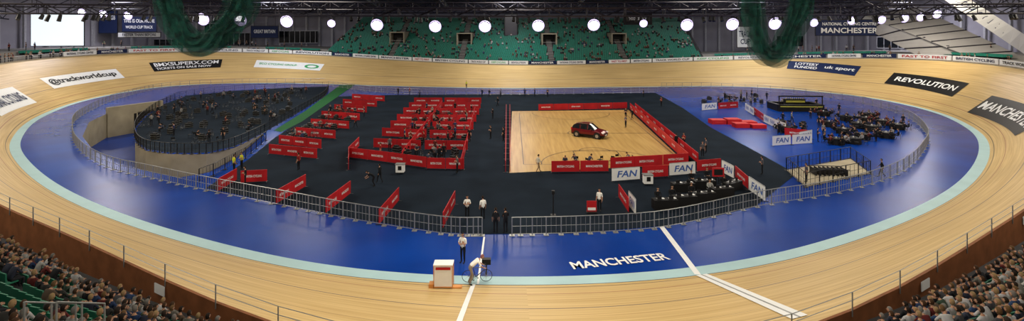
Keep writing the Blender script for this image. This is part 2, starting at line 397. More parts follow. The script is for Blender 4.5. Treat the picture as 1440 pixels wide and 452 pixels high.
for p in [((860,256),(900,253)),((941,248),(978,245)),((1015,243),(1032,252)),((1053,268),(1076,284)),((884,290),(894,303)),((987,156),(1008,154)),((1048,155),(1060,163)),((1074,172),(1090,180)),((1086,206),(1112,204)),((1114,204),(1142,202)),((1090,180),(1105,186)),((1124,200),(1142,196))]:
    B(*p,kind='white',text='FAN',h=1.2)
B((1010,154),(1038,152)); B((1103,192),(1140,196)); 
# ---------------------------------------------------------------- court + car
court=[P(716,244),P(966,232),P(884,155),P(720,157)]
tess('basketball_court',[court],courtm,.04)
mb=MB()
courtl=mat('court_line_paint',(.07,.045,.03),.5)
def arc(cx,cy,r,a0,a1,w=.09,z=.06,k=28,m=courtl):
    for q in range(k):
        t0=a0+(a1-a0)*q/k;t1=a0+(a1-a0)*(q+1)/k
        mb.quad((cx+(r-w)*math.cos(t0),cy+(r-w)*math.sin(t0),z),(cx+r*math.cos(t0),cy+r*math.sin(t0),z),(cx+r*math.cos(t1),cy+r*math.sin(t1),z),(cx+(r-w)*math.cos(t1),cy+(r-w)*math.sin(t1),z),m)
arc(9.5,69,2.0,0,6.2832);arc(9.5,53,6.5,0,3.1416);arc(9.8,86,6.5,3.1416,6.2832);arc(9.5,58.8,1.8,0,3.1416)
def ln(a,b,w=.09):
    a=Vector(a+(.06,));b=Vector(b+(.06,));d=(b-a).normalized();n_=Vector((-d.y,d.x,0))*w/2; mb.quad(a-n_,b-n_,b+n_,a+n_,courtl)
ln((1.2,69),(18.6,69));ln((7,53),(7,58.8));ln((12,53),(12,58.8));ln((7,58.8),(12,58.8));ln((1.2,53),(18,53));ln((1.2,53),(1.2,86));ln((1.2,86),(18.8,86));ln((18,54),(18.8,86))
mb.obj('court_markings')
def car():
    paint=mat('maroon_car_paint',(.13,.005,.010),.22,.2,var=.05); hl=mat('headlamp_glass',(.8,.8,.85),.1,var=0); tail=mat('tail_lamp',(.5,.01,.01),.2); alloy=mat('alloy',(.4,.4,.42),.3,.8)
    S=[(-2.1,.72,.95,.98,.70),(-2.02,.80,1.02,1.12,.62),(-1.85,.87,1.05,1.40,.60),(-1.5,.9,1.04,1.58,.62),(-.9,.91,1.02,1.65,.64),(-.3,.91,1.0,1.66,.65),(.15,.91,.98,1.60,.64),(.5,.91,.97,1.38,.64),(.95,.9,.96,1.04,.68),(1.4,.89,.90,.96,.68),(1.8,.85,.82,.87,.62),(2.02,.76,.68,.72,.56),(2.1,.66,.55,.58,.5)]
    mb=MB(); vs=[]
    for x,hw,zs,zt,wt in S:
        half=[(hw*.86,.27),(hw*.99,.45),(hw,.7 if zs>.75 else zs*.85),(hw*.955,zs),(wt,zt-.03),(wt*.55,zt),(0,zt+.01)]
        full=half+[(-a,b) for a,b in half[-2::-1]]
        vs+= [(x,a,b) for a,b in full]
    R=13
    for i in range(len(S)-1):
        for j in range(R-1):
            m=paint
            x0=S[i];x1=S[i+1]; cab=(x0[3]-x0[2]>.2 or x1[3]-x1[2]>.2)
            if cab and j in(3,8) : m=glass
            if j in(4,5,6,7) and i in(6,7): m=glass
            if j in(4,5,6,7) and i in(1,): m=glass
            if j in(0,11): m=blackv
            mb.add([vs[i*R+j],vs[(i+1)*R+j],vs[(i+1)*R+j+1],vs[i*R+j+1]],[(0,1,2,3)],m)
    mb.add([vs[j] for j in range(R)],[tuple(range(R))],paint); mb.add([vs[(len(S)-1)*R+j] for j in range(R)],[tuple(range(R))],paint)
    mb.quad((-2.1,-.6,.27),(2.1,-.6,.27),(2.1,.6,.27),(-2.1,.6,.27),blackv)
    for x in(-.85,.1):
        for y in(-1,1): mb.box((x,y*.80,1.28),(.07,.14,.5),paint)
    for x in(-1.3,1.32):
        for y in(-1,1):
            mb.tube((x,y*.60,.36),(x,y*.915,.36),.43,blackv,20)
            mb.tube((x,y*.66,.34),(x,y*.935,.34),.34,rubber,20); mb.tube((x,y*.9,.34),(x,y*.95,.34),.2,alloy,12)
    for y in(-1,1):
        mb.box((1.93,y*.62,.70),(.26,.30,.13),hl,-y*.3); mb.box((-2.03,y*.7,.95),(.14,.2,.25),tail); mb.box((.55,y*1.0,1.02),(.14,.18,.13),paint)
        mb.box((-.6,y*.66,1.68),(1.7,.04,.04),alloy)
    mb.box((2.09,0,.56),(.06,.9,.14),blackv); mb.box((2.10,0,.42),(.05,.5,.11),white); mb.box((2.06,0,.33),(.1,1.2,.08),blackv)
    return mb.mesh('car')
c=P(829,193); cm=car(); inst('car',cm,(c.x,c.y,.05),math.radians(-32),1.08)
# ---------------------------------------------------------------- people
def tubev(ps,rs,n=5):
    mb=MB()
    for i in range(len(ps)-1): mb.tube(ps[i],ps[i+1],rs[i],white,n,rs[i+1])
    return mb.v,mb.f
def proto(J,headc,tilt=0,sleeve='top',fingers=True):
    names=list(J); idx={k:i for i,k in enumerate(names)}
    bones=[('pelvis','spine','top'),('spine','chest','top'),('chest','nb','top'),('nb','neck','skin')]
    for s in'LR': bones+=[('chest','sh'+s,'top'),('sh'+s,'el'+s,'top'),('el'+s,'wr'+s,sleeve),('wr'+s,'ha'+s,'skin'),('pelvis','hi'+s,'leg'),('hi'+s,'kn'+s,'leg'),('kn'+s,'an'+s,'leg'),('an'+s,'to'+s,'shoe')]
    me=bpy.data.meshes.new('p'); me.from_pydata([J[k][0] for k in names],[(idx[a],idx[b]) for a,b,_ in bones],[])
    o=bpy.data.objects.new('p',me); COL.objects.link(o); o.modifiers.new('s','SKIN')
    sk=me.skin_vertices[0].data
    for k in names:
        r=J[k][1]; sk[idx[k]].radius=(r,r) if not isinstance(r,tuple) else r; sk[idx[k]].use_root=(k=='pelvis')
    sb=o.modifiers.new('b','SUBSURF'); sb.levels=1
    dg=bpy.context.evaluated_depsgraph_get(); dg.update(); e=bpy.data.meshes.new_from_object(o.evaluated_get(dg))
    V=[tuple(v.co) for v in e.vertices]; F=[tuple(p.vertices) for p in e.polygons]; part=[]
    segs=[(Vector(J[a][0]),Vector(J[b][0]),c) for a,b,c in bones]
    for p in e.polygons:
        c=Vector(p.center); best=(9,'top')
        for a,b,q in segs:
            ab=b-a; t=max(0,min(1,(c-a).dot(ab)/ab.length_squared)); d=(c-(a+ab*t)).length
            if d<best[0]: best=(d,q)
        part.append(best[1])
    bpy.data.objects.remove(o); bpy.data.meshes.remove(e); bpy.data.meshes.remove(me)
    def addp(v,f,q):
        k=len(V); V.extend([tuple(a) for a in v]); F.extend([tuple(i+k for i in g) for g in f]); part.extend([q]*len(f))
    hc=Vector(headc); M=Matrix.Translation(hc)@Matrix.Rotation(tilt,4,'X')
    def sph(rx,ry,rz,keep=None,nu=12,nv=9,jaw=0):
        v=[];f=[]
        for j in range(nv+1):
            ph=math.pi*j/nv
            for i in range(nu):
                th=2*math.pi*i/nu; z=math.cos(ph); sc=1-jaw*max(0,-z)
                v.append(Vector((rx*math.sin(ph)*math.cos(th)*sc,ry*math.sin(ph)*math.sin(th)*sc,rz*z)))
        for j in range(nv):
            for i in range(nu):
                g=(j*nu+i,(j+1)*nu+i,(j+1)*nu+(i+1)%nu,j*nu+(i+1)%nu); c=sum((v[k] for k in g),Vector())/4
                if keep is None or keep(c): f.append(g)
        return [M@q for q in v],f
    addp(*sph(.076,.095,.118,jaw=.25),'skin')
    addp(*sph(.085,.104,.127,keep=lambda c:(c.z>.045 and c.y<.075) or (c.y<-.01 and c.z>-.07) or c.z>.09),'hair')
    def bx(c,s,q):
        m2=MB(); m2.box(c,s,white); addp([M@Vector(a) for a in m2.v],m2.f,q)
    bx((0,.1,-.012),(.022,.035,.035),'skin')
    for s in(-1,1):
        bx((s*.03,.088,.012),(.022,.012,.012),'dark'); bx((s*.08,-.005,-.005),(.014,.03,.05),'skin')
    bx((0,.088,-.055),(.042,.01,.01),'lip')
    if fingers:
        for s in'LR':
            h=Vector(J['ha'+s][0]); w=Vector(J['wr'+s][0]); d=(h-w).normalized(); up=Vector((0,1,0)) if abs(d.y)<.7 else Vector((1,0,0))
            side=(up-d*up.dot(d)).normalized(); cu=d.cross(side)*(.3 if s=='L' else -.3)
            for q,l in zip((-.03,-.01,.01,.03),(.065,.085,.08,.06)):
                a=h+side*q; b=a+d*l*.55; c=b+(d+cu).normalized()*l*.5; addp(*tubev([a,b,c],[.0095,.009,.006],5),'skin')
            a=w.lerp(h,.55)+side*.03; b=a+(d*.6+side).normalized()*.035; c=b+d*.03; addp(*tubev([a,b,c],[.011,.01,.007],5),'skin')
    return np.array(V),F,part
def sym(d):
    o={}
    for k,(p,r) in d.items():
        if k.endswith('_'):
            o[k[:-1]+'L']=((-p[0],p[1],p[2]),r); o[k[:-1]+'R']=(p,r)
        else:o[k]=(p,r)
    return o
base=dict(pelvis=((0,0,.95),.13),spine=((0,0,1.12),.125),chest=((0,0,1.32),.14),nb=((0,-.01,1.46),.07),neck=((0,.01,1.54),.05),
 sh_=((.18,0,1.41),.06),el_=((.225,-.02,1.13),.045),wr_=((.235,.06,.90),.03),ha_=((.235,.09,.82),.034),hi_=((.095,0,.88),.09),kn_=((.10,.02,.5),.062),an_=((.10,-.01,.1),.042),to_=((.115,.15,.04),.038))
stand=sym(base)
walk=sym(base); walk.update(knL=((-.1,.16,.52),.062),anL=((-.1,.22,.11),.042),toL=((-.11,.37,.05),.038),knR=((.1,-.03,.5),.062),anR=((.1,-.27,.13),.042),toR=((.11,-.14,.05),.038),elL=((-.23,-.14,1.16),.045),wrL=((-.24,-.1,.92),.03),haL=((-.24,-.08,.84),.034),elR=((.23,.08,1.15),.045),wrR=((.22,.25,.98),.03),haR=((.22,.31,.92),.034))
fold=sym(base); fold.update(elL=((-.25,.05,1.15),.045),wrL=((-.05,.22,1.18),.03),haL=((.03,.22,1.2),.034),elR=((.25,.05,1.15),.045),wrR=((.07,.24,1.12),.03),haR=((-.01,.25,1.13),.034))
sit=sym(dict(pelvis=((0,0,.55),.14),spine=((0,-.03,.72),.135),chest=((0,-.01,.92),.145),nb=((0,.01,1.06),.07),neck=((0,.035,1.14),.05),sh_=((.18,0,1.01),.062),el_=((.25,.1,.78),.047),wr_=((.12,.32,.68),.03),ha_=((.07,.38,.68),.034),
 hi_=((.1,.05,.53),.09),kn_=((.14,.44,.52),.065),an_=((.14,.42,.1),.043),to_=((.15,.58,.04),.038)))
sit2=sym(dict(pelvis=((0,0,.55),.14),spine=((0,.05,.72),.135),chest=((0,.16,.9),.145),nb=((0,.24,1.02),.07),neck=((0,.29,1.08),.05),sh_=((.18,.2,.98),.062),el_=((.24,.34,.76),.047),wr_=((.08,.48,.66),.03),ha_=((.03,.53,.66),.034),
 hi_=((.1,.05,.53),.09),kn_=((.14,.44,.52),.065),an_=((.14,.40,.1),.043),to_=((.15,.56,.04),.038)))
lean=sym(dict(pelvis=((0,0,.93),.13),spine=((0,.15,1.05),.125),chest=((0,.34,1.17),.14),nb=((0,.46,1.24),.07),neck=((0,.53,1.28),.05),sh_=((.18,.4,1.22),.06),el_=((.25,.5,1.0),.045),wr_=((.22,.66,.88),.03),ha_=((.21,.73,.86),.034),
 hi_=((.095,0,.88),.09),kn_=((.12,.12,.5),.062),an_=((.12,-.06,.1),.042),to_=((.13,.1,.04),.038)))
PR={'stand':proto(stand,(0,.03,1.65),sleeve='skin'),'walk':proto(walk,(0,.03,1.65)),'fold':proto(fold,(0,.04,1.64),sleeve='skin'),'sit':proto(sit,(0,.055,1.25)),'sit2':proto(sit2,(0,.36,1.17),tilt=-.2,sleeve='skin'),'lean':proto(lean,(0,.63,1.36),tilt=-.4,sleeve='skin')}
class Crowd:
    def __init__(s): s.v=[];s.f=[];s.c=[];s.n=0
    def add(s,pose,loc,ang,top,leg,hair=(.02,.013,.01),skin=(.5,.28,.19),sc=1.0):
        V,F,part=PR[pose]; ca,sa=math.cos(ang),math.sin(ang)
        W=V*sc; W=np.stack([W[:,0]*ca-W[:,1]*sa+loc[0],W[:,0]*sa+W[:,1]*ca+loc[1],W[:,2]+loc[2]],1)
        cm={'top':top,'leg':leg,'hair':hair,'skin':skin,'shoe':(.02,.02,.02),'dark':(.02,.01,.01),'lip':(.35,.1,.08)}
        s.v.append(W)
        for f,p in zip(F,part):
            s.f.append(tuple(i+s.n for i in f)); s.c.append((cm[p],len(f)))
        s.n+=len(V)
    def obj(s,name):
        V=np.concatenate(s.v); me=bpy.data.meshes.new(name); me.from_pydata(V.tolist(),[],s.f)
        a=me.color_attributes.new('Col','FLOAT_COLOR','CORNER'); arr=[]
        for c,k in s.c: arr.extend((c[0],c[1],c[2],1)*k)
        a.data.foreach_set('color',arr); me.materials.append(colmat()); me.polygons.foreach_set('use_smooth',[True]*len(s.f)); me.update()
        o=bpy.data.objects.new(name,me); COL.objects.link(o); return o
def person(name,px,py,pose='stand',ang=0,top=(.02,.02,.025),leg=(.015,.015,.02),z=.03,**k):
    c=Crowd(); p=P(px,py); c.add(pose,(0,0,0),0,top,leg,**k); o=c.obj(name); o.location=(p.x,p.y,z); o.rotation_euler=(0,0,ang); return o
W_=(.95,.95,.93); DK=(.012,.013,.017); YL=(.7,.75,.05)
A180=math.pi
person('track_official',651,371,'fold',2.7,W_,DK,sc=1.05); person('track_official',661,402,'lean',-1.3,W_,(.3,.25,.2),hair=(.25,.1,.1),sc=1.08)
person('timekeeper',657,309,'fold',A180,W_,DK);person('timekeeper',679,310,'stand',.4,W_,DK);person('spectator',697,329,'stand',0,DK,DK);person('spectator',711,329,'fold',.5,DK,DK)
person('track_official',843,298,'stand',2.6,W_,DK);person('court_attendant',757,243,'walk',-1.2,(.75,.7,.6),(.3,.2,.12))
person('steward',329,243,'stand',-.6,YL,DK);person('steward',340,239,'fold',2.6,YL,DK);person('photographer',526,263,'lean',2.0,DK,DK);person('mechanic',534,258,'walk',1,DK,DK)
person('steward',656,126,'stand',2.6,YL,DK,z=.3)
for x,y,a in [(690,196,2),(708,199,1),(951,209,0),(962,208,2),(988,222,3),(993,216,1),(643,244,2),(618,228,.5),(1134,257,1.5),(1240,250,1),(880,168,2.5),(889,169,2),(678,137,3),(688,137,2),(704,137,1),(590,140,0),(612,228,1),(752,136,1),(770,137,3),(1152,180,2),(1160,200,1),(880,180,2),(640,196,1),(596,205,2),(548,214,.5),(660,200,3),(500,180,1),(512,165,2),(420,240,1.3),(345,262,2),
 (630,205,1),(615,190,2),(640,188,0),(580,188,3),(632,176,1),(598,176,2),(590,167,1),(655,167,2),(640,158,0),(600,158,1),(440,190,2),(462,176,1),(478,164,3),(425,205,1),(535,224,2),(570,232,1),(700,150,2),(693,168,1),(738,136,0),(905,137,1),(930,150,2),(560,134,1),(576,134,2),(1072,246,1)]:
    person('team_rider',x,y,random.choice(['stand','fold','walk']),a,random.choice([DK,DK,(.03,.04,.1),(.25,.02,.02),(.1,.1,.12)]),DK)
# ---------------------------------------------------------------- bicycle and chair and tables
def bicycle():
    mb=MB(); fr=mat('bicycle_frame_paint',(.03,.03,.04),.4,.1); 
    for x in(-.5,.5):
        mb.torus((x,0,.34),.325,.016,rubber,'y',22,5); mb.tube((x,-.04,.34),(x,.04,.34),.02,steel,6)
        for k in range(8):
            t=k*math.pi/4; mb.tube((x,0,.34),(x+.31*math.cos(t),0,.34+.31*math.sin(t)),.004,steel,3)
    bb=(-.08,0,.28); st=(-.22,0,.80); hd=(.36,0,.78); hl=(.39,0,.66)
    for a,b,r in[(bb,st,.018),(st,hd,.018),(bb,hl,.022),(hd,hl,.02),(bb,(-.5,0,.34),.012),((-.2,0,.74),(-.5,0,.34),.01),(hl,(.5,0,.34),.014),(st,(-.25,0,.93),.014),(hd,(.37,0,.88),.015),((.37,0,.88),(.43,0,.9),.012)]: mb.tube(a,b,r,fr,6)
    mb.box((-.25,0,.945),(.26,.11,.035),blackv); mb.tube((.43,-.21,.9),(.43,.21,.9),.012,blackv)
    for s in(-1,1):
        mb.tube((.43,s*.21,.9),(.53,s*.21,.87),.012,blackv); mb.tube((.53,s*.21,.87),(.5,s*.21,.76),.012,blackv)
        mb.tube((-.08,s*.08,.28),(-.08+s*.12,s*.08,.16),.008,steel); mb.box((-.08+s*.12,s*.12,.16),(.09,.06,.02),blackv)
    mb.torus((-.08,.05,.28),.09,.008,steel,'y',16,4)
    return mb.mesh('bicycle')
bk=bicycle()
def chair():
    mb=MB()
    for x in(-.2,.2):
        for y in(-.2,.2): mb.tube((x,y*1.1,0),(x,y,.45),.012,blackm,5)
        mb.tube((x,-.2,.45),(x,-.27,.88),.012,blackm,5)
    mb.box((0,0,.455),(.44,.42,.03),blackv); mb.box((0,-.255,.76),(.42,.03,.22),blackv); return mb.mesh('folding_chair')
ch=chair()
def toolcase():
    mb=MB(); mb.box((0,0,.38),(.9,.5,.62),blackv)
    for z in(.1,.38,.66): mb.box((0,0,z),(.92,.52,.025),steel)
    for x in(-.38,.38):
        for y in(-.18,.18): mb.box((x,y,.035),(.07,.07,.07),rubber)
    mb.box((.1,0,.76),(.5,.35,.14),blackm); return mb.mesh('mechanic_flight_case')
tcm=toolcase()
def pit(pxs,nb,nc,npz,cases=0):
    poly=[P(*p) for p in pxs]; xs=[p.x for p in poly]; ys=[p.y for p in poly]
    def inside(x,y):
        c=False;j=len(poly)-1
        for i in range(len(poly)):
            a,b=poly[i],poly[j]
            if (a.y>y)!=(b.y>y) and x<(b.x-a.x)*(y-a.y)/(b.y-a.y)+a.x: c=not c
            j=i
        return c
    used=[]
    def rnd(dm=1.3):
        for _ in range(500):
            x=random.uniform(min(xs),max(xs));y=random.uniform(min(ys),max(ys))
            if inside(x,y) and all((x-a)**2+(y-b)**2>dm*dm for a,b in used): used.append((x,y)); return x,y
        return None
    for k in range(nb):
        q=rnd()
        if q: inst('bicycle',bk,(q[0],q[1],.03),random.uniform(0,6.28))
    for k in range(cases):
        q=rnd()
        if q: inst('mechanic_flight_case',tcm,(q[0],q[1],.03),random.uniform(0,3.1))
    for k in range(nc):
        q=rnd(1.1)
        if q:
            a=random.uniform(0,6.28); inst('folding_chair',ch,(q[0],q[1],.03),a)
            if k%2==0:
                c=Crowd(); c.add('sit2',(0,0,0),0,random.choice([DK,DK,(.05,.06,.1),(.2,.2,.2)]),DK); o=c.obj('seated_rider'); o.location=(q[0],q[1],-.02); o.rotation_euler=(0,0,a)
    for k in range(npz):
        q=rnd(1.0)
        if q:
            c=Crowd(); c.add(random.choice(['stand','fold','walk']),(0,0,0),0,random.choice([DK,DK,(.03,.04,.1),(.2,.2,.2),(.12,.02,.02)]),DK); o=c.obj('team_rider'); o.location=(q[0],q[1],.03); o.rotation_euler=(0,0,random.uniform(0,6.28))
pit([(370,180),(330,200),(290,209),(240,209),(210,205),(199,196),(200,180),(214,164),(240,148),(300,134),(400,129),(440,128),(410,156)],44,32,28,50)
pit([(985,142),(1060,135),(1085,142),(1060,150),(990,150)],10,8,10,8)
pit([(1090,175),(1125,172),(1135,188),(1095,190)],4,6,3,4)
pit([(555,215),(640,218),(650,232),(600,232)],3,6,2,4)
pit([(790,236),(895,232),(890,229),(800,232)],0,9,0)
for r in [((560,205),(655,203)),((570,190),(655,188)),((575,178),(660,176)),((580,168),(665,166)),((400,200),(445,196)),((425,187),(470,183)),((445,174),(490,172)),((460,163),(500,161))]:
    (x0,y0),(x1,y1)=r
    pit([(x0,y0),(x1,y1),(x1,y1-5),(x0+4,y0-5)],3,3,2,3)
def roundtable():
    mb=MB(); mb.tube((0,0,.04),(0,0,.74),.88,blackv,20,.82); mb.tube((0,0,.74),(0,0,.765),.84,blackm,20)
    for k in range(7):
        a=k*.9; mb.tube((.55*math.cos(a),.55*math.sin(a),.765),(.55*math.cos(a),.55*math.sin(a),.9),.035,glass,6)
    mb.box((0,0,.84),(.16,.02,.16),white); return mb.mesh('round_table')
rt=roundtable()
for x,y in [(1158,163),(1166,178),(1186,188),(1200,202),(1190,170),(1222,166),(1226,184),(1262,182),(1246,194),(1207,180),(1104,186),(1212,196),(1242,176),(1176,203),(1218,172)]:
    p=P(x,y); inst('round_table',rt,(p.x,p.y,0))
    a0=random.uniform(0,1); c=Crowd()
    for k in range(6):
        a=a0+k*math.pi/3; q=(p.x+1.3*math.cos(a),p.y+1.3*math.sin(a)); an=a+math.pi/2
        inst('folding_chair',ch,(q[0],q[1],.0),an)
        if random.random()<.85: c.add(random.choice(['sit','sit2']),(q[0],q[1],-.05),an,random.choice([DK,DK,DK,(.03,.03,.06),(.25,.25,.27),(.1,.02,.02)]),DK,random.choice([(.02,.013,.01),(.1,.06,.03)]))
    c.obj('seated_guests')
for x,y in [(1150,200),(1158,192),(1232,200),(1270,178),(1140,168),(1180,160)]: person('standing_guest',x,y,random.choice(['stand','fold']),random.uniform(0,6),random.choice([DK,DK,(.2,.2,.22)]),DK)
def table(name,px,py,L=2.0,rz=0,cloth=True,items=1):
    mb=MB(); mb.box((0,0,.73),(L,.75,.04),blackv)
    for x in(-L/2+.1,L/2-.1):
        for y in(-.3,.3): mb.tube((x,y,0),(x,y,.72),.02,blackm)
    if cloth:
        mb.box((0,-.37,.38),(L,.015,.7),blackv); mb.box((-L/2,0,.38),(.015,.75,.7),blackv); mb.box((L/2,0,.38),(.015,.75,.7),blackv)
    for k in range(items):
        x=-L/2+L*(k+.5)/items; mb.box((x,.05,.77),(.36,.26,.03),steel); mb.box((x,-.1,.9),(.36,.02,.24),blackm); mb.box((x+.35,.1,.76),(.21,.3,.02),white)
    p=P(px,py); return mb.obj(name,loc=(p.x,p.y,.03),rz=rz)
for x,y,r in [(935,294,.1),(962,289,.15),(989,284,.2),(1015,277,.3),(990,266,.1),(960,270,.1),(1030,268,.6)]:
    table('timing_desk',x,y,1.9,r,items=2)
for x,y in [(925,289),(945,286),(972,281),(998,276),(1018,269),(972,262),(994,258),(1006,258)]:
    p=P(x,y-2); inst('folding_chair',ch,(p.x,p.y,.03),A180); person('race_judge',x,y-2,'sit',A180,random.choice([DK,DK,(.4,.4,.4),(.1,.1,.12)]),DK,z=-.02)
mb=MB(); mb.box((0,0,.9),(1.0,.1,.75),red); mb.box((0,-.06,.9),(.75,.02,.5),blackv); mb.tube((-.4,0,0),(-.4,0,.6),.03,blackm); mb.tube((.4,0,0),(.4,0,.6),.03,blackm); p=P(1010,270); mb.obj('scoreboard_monitor',loc=(p.x,p.y,.8))
mb=MB(); mb.box((0,0,.5),(.75,.06,.8),red); mb.box((0,-.04,.3),(.6,.02,.2),white); mb.box((0,0,.05),(.8,.5,.06),blackm); p=P(832,300); mb.obj('lap_board',loc=(p.x,p.y,.03))
mb=MB(); mb.tube((0,0,0),(0,0,1.7),.04,blackm,8); mb.box((0,0,.03),(.4,.4,.06),blackm); mb.box((0,0,1.75),(.22,.22,.25),blackv); p=P(778,304); mb.obj('camera_pedestal',loc=(p.x,p.y,.03))
def cabinet(px,py):
    mb=MB(); mb.box((0,0,.5),(.8,.6,.75),white); mb.box((0,0,.9),(.9,.7,.05),steel); mb.box((0,-.31,.55),(.35,.02,.4),blackv)
    for x in(-.35,.35):
        for y in(-.25,.25): mb.box((x,y,.06),(.06,.06,.13),blackm)
    p=P(px,py); mb.obj('equipment_cabinet',loc=(p.x,p.y,.03))
cabinet(563,244);cabinet(911,260)
mb=MB(); mb.box((0,0,.75),(.95,.55,1.1),white); 
for x in(-.5,.5):
    for y in(-.28,.28): mb.box((x,y,.68),(.04,.04,1.3),orange)
for z in(.18,1.33): mb.box((0,-.3,z),(1.0,.04,.04),orange)
mb.box((0,0,1.35),(1.05,.65,.05),white); mb.box((0,-.3,1.17),(.8,.02,.14),red); mb.box((-.62,-.1,.2),(.3,.4,.25),orange); mb.box((.75,-.1,.1),(.5,.3,.1),orange)
p=P(624,406); mb.obj('lap_counter_cabinet',loc=(p.x,p.y,.03))
p=P(671,399); inst('bicycle',bk,(p.x,p.y,.08),.1); p=P(684,388); 
mb=MB(); mb.tube((0,0,0),(0,0,.75),.03,blackm); mb.box((0,0,.8),(.5,.3,.3),blackv); mb.torus((0,0,.35),.3,.03,rubber,'x'); mb.obj('starting_gate_unit',loc=(p.x,p.y,.02))
mb=MB(); a=P(1126,157)
for (cx,cy,sx,sy) in [(0,0,7.6,.5),(0,4,7.6,.4),(-3.6,2,.5,4),(3.6,2,.5,4)]:
    mb.box((cx,cy,.55),(sx,sy,1.1),blackv); mb.box((cx,cy,1.13),(sx+.2,sy+.2,.06),blackm)
mb.box((0,-.27,.85),(7,.03,.18),yellow); mb.box((0,2.2,.9),(3.4,.8,1.8),blackv); mb.box((0,1.78,1.45),(3.2,.04,.35),yellow); mb.box((0,2.2,1.83),(3.6,1,.06),blackm)
for k in range(18): mb.tube((-1.5+k*.18,2.0,1.86),(-1.5+k*.18,2.0,2.12),.04,glass if k%2 else yellow,6,.02)
for x in(-3.6,3.6): mb.box((x,0,1.3),(.14,.14,2.6),blackm)
mb.box((0,0,2.6),(7.4,.16,.22),blackm)
mb.obj('refreshment_bar',loc=(a.x,a.y,0),rz=-.05)
for x in(1100,1112,1130,1148): person('bar_staff',x,152,'stand',A180,random.choice([DK,(.3,.3,.3)]),DK)
mb=MB(); rb=mat('bright_red_cloth',(.5,.012,.015),.7)
for x,y,h in((0,0,.75),(-2.2,.2,.6),(2.0,-.6,.5)): mb.box((x,y,h/2),(2.1,1.7,h),red); mb.box((x,y,h+.01),(1.9,1.5,.02),rb); mb.box((x,y-.87,h*.5),(1.2,.02,h*.3),rb)
for x,y,h in((0,-2.8,.6),(2.2,-3.2,.5)): mb.box((x,y,h/2),(2.0,1.4,h),red); mb.box((x,y,h+.01),(1.9,1.3,.02),rb)
p=P(1030,174); mb.obj('winners_podium',loc=(p.x,p.y,0))
st=PL([(1106,240),(1133,264),(1224,245),(1196,224),(1106,240)])
fence('stairwell_railing',st,1.3,blackm,.5,1.8)
tess('stairwell_floor',[st[:-1]],cream,.05)
mb=MB(); p=P(1165,246)
for k in range(8): mb.box((-1.4+k*.4,0,.3),(.06,1.4,.6),blackm)
mb.box((0,.7,.62),(3.2,.06,.06),blackm);mb.box((0,-.7,.62),(3.2,.06,.06),blackm); mb.obj('bicycle_rack',loc=(p.x,p.y,.05),rz=-.1)
# ---------------------------------------------------------------- stands
def seatproto():
    mb=MB(); mb.box((0,.02,.42),(.44,.40,.05),green); mb.box((0,-.2,.66),(.44,.05,.44),green); mb.box((0,-.02,.2),(.05,.3,.4),blackm)
    return np.array(mb.v),mb.f,mb.m
SV,SF,SM=seatproto()
def add_seats(mb,L,gm=None):
    g=mb.mi(gm or green);bm_=mb.mi(blackm)
    for (x,y,z,a) in L:
        ca,sa=math.cos(a),math.sin(a); o=mb.n
        W=np.stack([SV[:,0]*ca-SV[:,1]*sa+x,SV[:,0]*sa+SV[:,1]*ca+y,SV[:,2]+z],1); mb.v.extend(map(tuple,W.tolist())); mb.n+=len(W)
        mb.f.extend([tuple(i+o for i in f) for f in SF]); mb.m.extend([g if q==0 else bm_ for q in SM])
tops=[DK,DK,(.03,.035,.06),(.07,.07,.08),(.35,.35,.35),(.02,.04,.11),(.12,.02,.02),(.5,.5,.52),(.04,.04,.04),(.10,.07,.05),(.03,.06,.15),(.2,.19,.17),(.04,.07,.05)]
hairs=[(.02,.013,.01),(.06,.03,.015),(.14,.08,.035),(.18,.17,.16),(.03,.02,.015),(.3,.2,.1)]
skins=[(.48,.27,.18),(.42,.23,.15),(.45,.25,.17)]
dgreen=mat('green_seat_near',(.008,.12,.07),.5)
def near_stand(name,i0,i1,density,dim,rows=19):
    mb=MB(); cw=Crowd(); L=[]; cnt=0
    rise=.47;run=.82;zf=1.45
    tn=lambda c:tuple(v*dim for v in c)  # dims clothes, hair and skin: weaker light put into the colours
    for k in range(rows):
        o0=1.0+run*k; z=zf+rise*k
        for i in range(i0,i1,2):
            A=outer(i,o0,z=z);B_=outer(i+2,o0,z=z);C=outer(i+2,o0+run,z=z);D=outer(i,o0+run,z=z)
            if min(A.y,C.y)<3: continue
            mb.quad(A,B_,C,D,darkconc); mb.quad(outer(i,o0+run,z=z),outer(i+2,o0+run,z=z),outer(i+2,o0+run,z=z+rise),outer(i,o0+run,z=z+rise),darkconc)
        i=float(i0)
        while i<i1:
            p=outer(i,o0+.5,z=z); q=outer(i+.5,o0+.5,z=z); step=.52/((q-p).length/.5)
            i+=step
            if abs(p.x)<6.4 or p.y<4 or p.length<9: continue
            X=720+720*p.x/p.y
            if not -260<X<1700: continue
            aisle=(abs((i-i0)%34-16)<1.0)
            if aisle: continue
            nn=NR[int(i)%N]; ang=math.atan2(nn[0],-nn[1])
            L.append((p.x,p.y,z,ang))
            if random.random()<density(p,k) and p.y>5:
                r=random.random(); 
                cw.add('sit' if r<.75 else 'sit2',(p.x,p.y,z-.04),ang+random.uniform(-.35,.35),tn(random.choice(tops)),DK,tn(random.choice(hairs)),tn(random.choice(skins)),random.uniform(.94,1.06)); cnt+=1
    for i in range(i0,i1,2): mb.quad(outer(i,.12,z=zf),outer(i+2,.12,z=zf),outer(i+2,1.0,z=zf),outer(i,1.0,z=zf),darkconc)
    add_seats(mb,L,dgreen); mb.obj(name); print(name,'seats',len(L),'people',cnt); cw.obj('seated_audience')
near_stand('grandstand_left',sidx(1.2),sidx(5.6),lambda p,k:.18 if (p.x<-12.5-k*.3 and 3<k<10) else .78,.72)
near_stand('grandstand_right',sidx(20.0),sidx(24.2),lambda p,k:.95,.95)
mb=MB()
